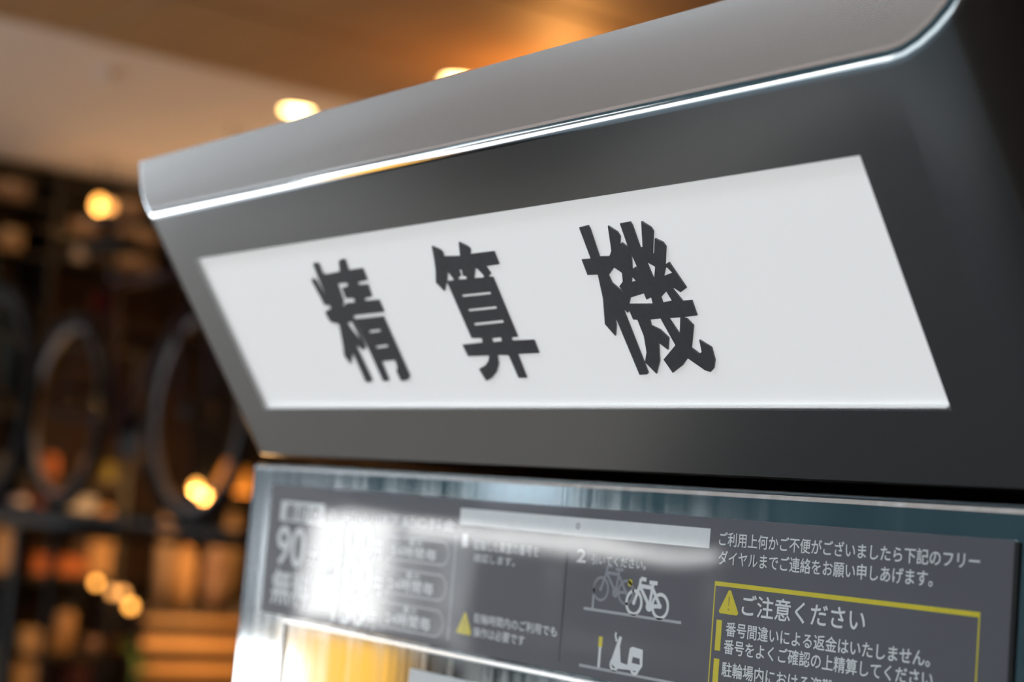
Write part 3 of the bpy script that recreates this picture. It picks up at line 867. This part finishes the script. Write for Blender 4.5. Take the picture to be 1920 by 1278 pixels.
for k in range(12):
    bm = bmesh.new()
    a = 2 * PI * k / 12 * 1.7
    z = ph - 0.16 + 0.03 * (k % 7)
    d = Vector((math.cos(a), math.sin(a), 0.55)).normalized()
    s = Vector((-math.sin(a), math.cos(a), 0))
    L = 0.11
    o0 = Vector((0.005, 0, z))
    pts = [o0, o0 + d * L * .4 + s * .022, o0 + d * L * .75 + s * .02 - Vector((0, 0, .01)), o0 + d * L - Vector((0, 0, .03)), o0 + d * L * .75 - s * .02 - Vector((0, 0, .01)), o0 + d * L * .4 - s * .022]
    f1 = [bm.verts.new(p) for p in pts]
    f2 = [bm.verts.new(p - Vector((0, 0, .0015))) for p in pts]
    bm.faces.new(f1); bm.faces.new(f2[::-1])
    for i in range(6):
        j = (i + 1) % 6
        bm.faces.new((f1[i], f2[i], f2[j], f1[j]))
    obj('leaf', bm, m_green, t)

# --- bulbs: garland across the rack end, lantern pair and amber shade above the counter
gp = [at(158, 1066, RX + 0.14), at(180, 1092, RX + 0.14), at(211, 1110, RX + 0.14), at(230, 1112, RX + 0.14), at(245, 1136, RX + 0.14), at(262, 1150, RX + 0.14)]
g = empty('string_light', 'short string of four small amber bulbs hanging from the goods rack', 'string light', gp[0])
o = obj('cable', tube([p - gp[0] + Vector((0, 0, 0.035)) for p in gp], 0.004, 6), m_shelf, g)
for p, m, r in ((gp[1], m_bulb, 0.017), (gp[2], m_bulb2, 0.02), (gp[3], m_bulb2, 0.02), (gp[4], m_bulb, 0.02)):
    bb_ = obj('bulb', lathe([(r * .3, r * 1.1), (r * .8, r * .6), (r, 0), (r * .75, -.65 * r), (r * .2, -r)], 16), m, g, True)
    bb_.location = p - gp[0]
    sk = obj('bulb_cap', lathe([(r * .4, r * 1.05), (r * .4, r * 1.7)], 10), m_shelf, bb_)
pendant(368, 914, -6.75, 0.022, m_bulb, 'bright amber bulb on a cord above the slatted counter', group='bulbs above the counter', e=10)
pendant(386, 933, -6.8, 0.022, m_bulb2, 'faint bulb on a cord just below the bright amber bulb', group='bulbs above the counter', e=0)
p = at(438, 893, -8.0)
t = empty('shade_lamp', 'amber shade lamp glowing softly beside the machine', 'shade lamp', p)
obj('lamp_shade', lathe([(0.05, 0.08), (0.12, -0.08), (0.118, -0.085), (0.05, 0.06)], 24), m_amber, t, True)
obj('cord', tube([(0, 0, 0.07), (0, 0, CZ - 0.012 - p.z)], 0.004, 6), m_shelf, t)
point('shade_glow', p + Vector((0.1, 0, -0.18)), 5)

point('slat_fill', gp[4] + Vector((0.45, 0.35, -0.05)), 6)  # added fill light for the slat fronts, set away from the bulbs

point('rack_fill', at(120, 1000, RX + 0.5) + Vector((0, 0, 0.1)), 5)  # added fill light for the goods, no bulb here

# ================================================================ ACROSS THE STREET (seen in the polished plate)
m_cab = mat('white_cabinet', (0.66, 0.66, 0.66), 0.4, noise=((4, 4, 4), 0.03))  # unseen white box added for the glare on the notice
sc_ = empty('glare_cabinet', 'unseen white cabinet added to reflect as glare in the notice', 'cabinet', (-10.0, -6.3, GZ - 0.02))
m_reflector = mat('pale_reflector', (0.04, 0.055, 0.065), 0.6, noise=((4, 4, 4), 0.1))
# unseen pale panel added to reflect as a bright patch in the steel
obj('facade_reflector', box(-9.95, -8.9, -7.0, -6.95, 0.0, 0.5, 0.01), m_reflector, bpy.data.objects['wall_street'])
kid('cabinet_shell', box(-10.74, -9.62, -6.7, -6.0, GZ + 0.30, -0.16, 0.02), m_cab, sc_)
kid('cabinet_base', box(-10.68, -9.7, -6.6, -6.06, GZ - 0.02, GZ + 0.30, 0.01), m_grey, sc_)
kid('cabinet_door', box(-10.70, -10.20, -6.0, -5.985, GZ + 0.36, -0.22, 0.004, 1), m_cab, sc_)
kid('cabinet_door', box(-10.18, -9.66, -6.0, -5.985, GZ + 0.36, -0.22, 0.004, 1), m_cab, sc_)
m_rail = mat('white_rail', (0.8, 0.8, 0.8), 0.35, noise=((8, 8, 8), 0.04))
gr = empty('guard_rail', 'white street guard rail reflected as a streak in the notice', 'guard rail', (-8, -6.0, GZ - 0.02))
kid('rail', tube([(-9.38, -6.0, -0.205), (-6.35, -6.0, -0.205)], 0.045, 12), m_rail, gr, True)
kid('rail', tube([(-9.3, -6.0, -0.75), (-6.35, -6.0, -0.75)], 0.02, 12), m_rack, gr, True)
for xx in (-9.2, -7.8, -6.4):
    kid('rail_post', tube([(xx, -6.05, GZ - 0.02), (xx, -6.05, -0.18)], 0.03, 12), m_rack, gr, True)
m_amber_face = mat('amber_glow_face', (0.9, 0.5, 0.05), 0.5, emit=(1.0, 0.50, 0.06), estr=1.3, noise=((5, 5, 5), 0.1))  # unseen glowing board added for the amber reflection
sg = empty('amber_reflector', 'unseen amber board added to reflect below the notice', 'signboard', (-2.55, -1.5, GZ))
kid('board_box', box(-2.78, -2.32, -1.56, -1.44, GZ + 0.6, -0.30, 0.012), m_shelf, sg)
kid('board_face', box(-2.76, -2.34, -1.44, -1.43, GZ + 0.62, -0.32, 0.004, 1), m_amber_face, sg)
for xx in (-2.74, -2.36):
    kid('leg', box(xx - .02, xx + .02, -1.7, -1.3, GZ, GZ + 0.6, 0.005, 1), m_shelf, sg)
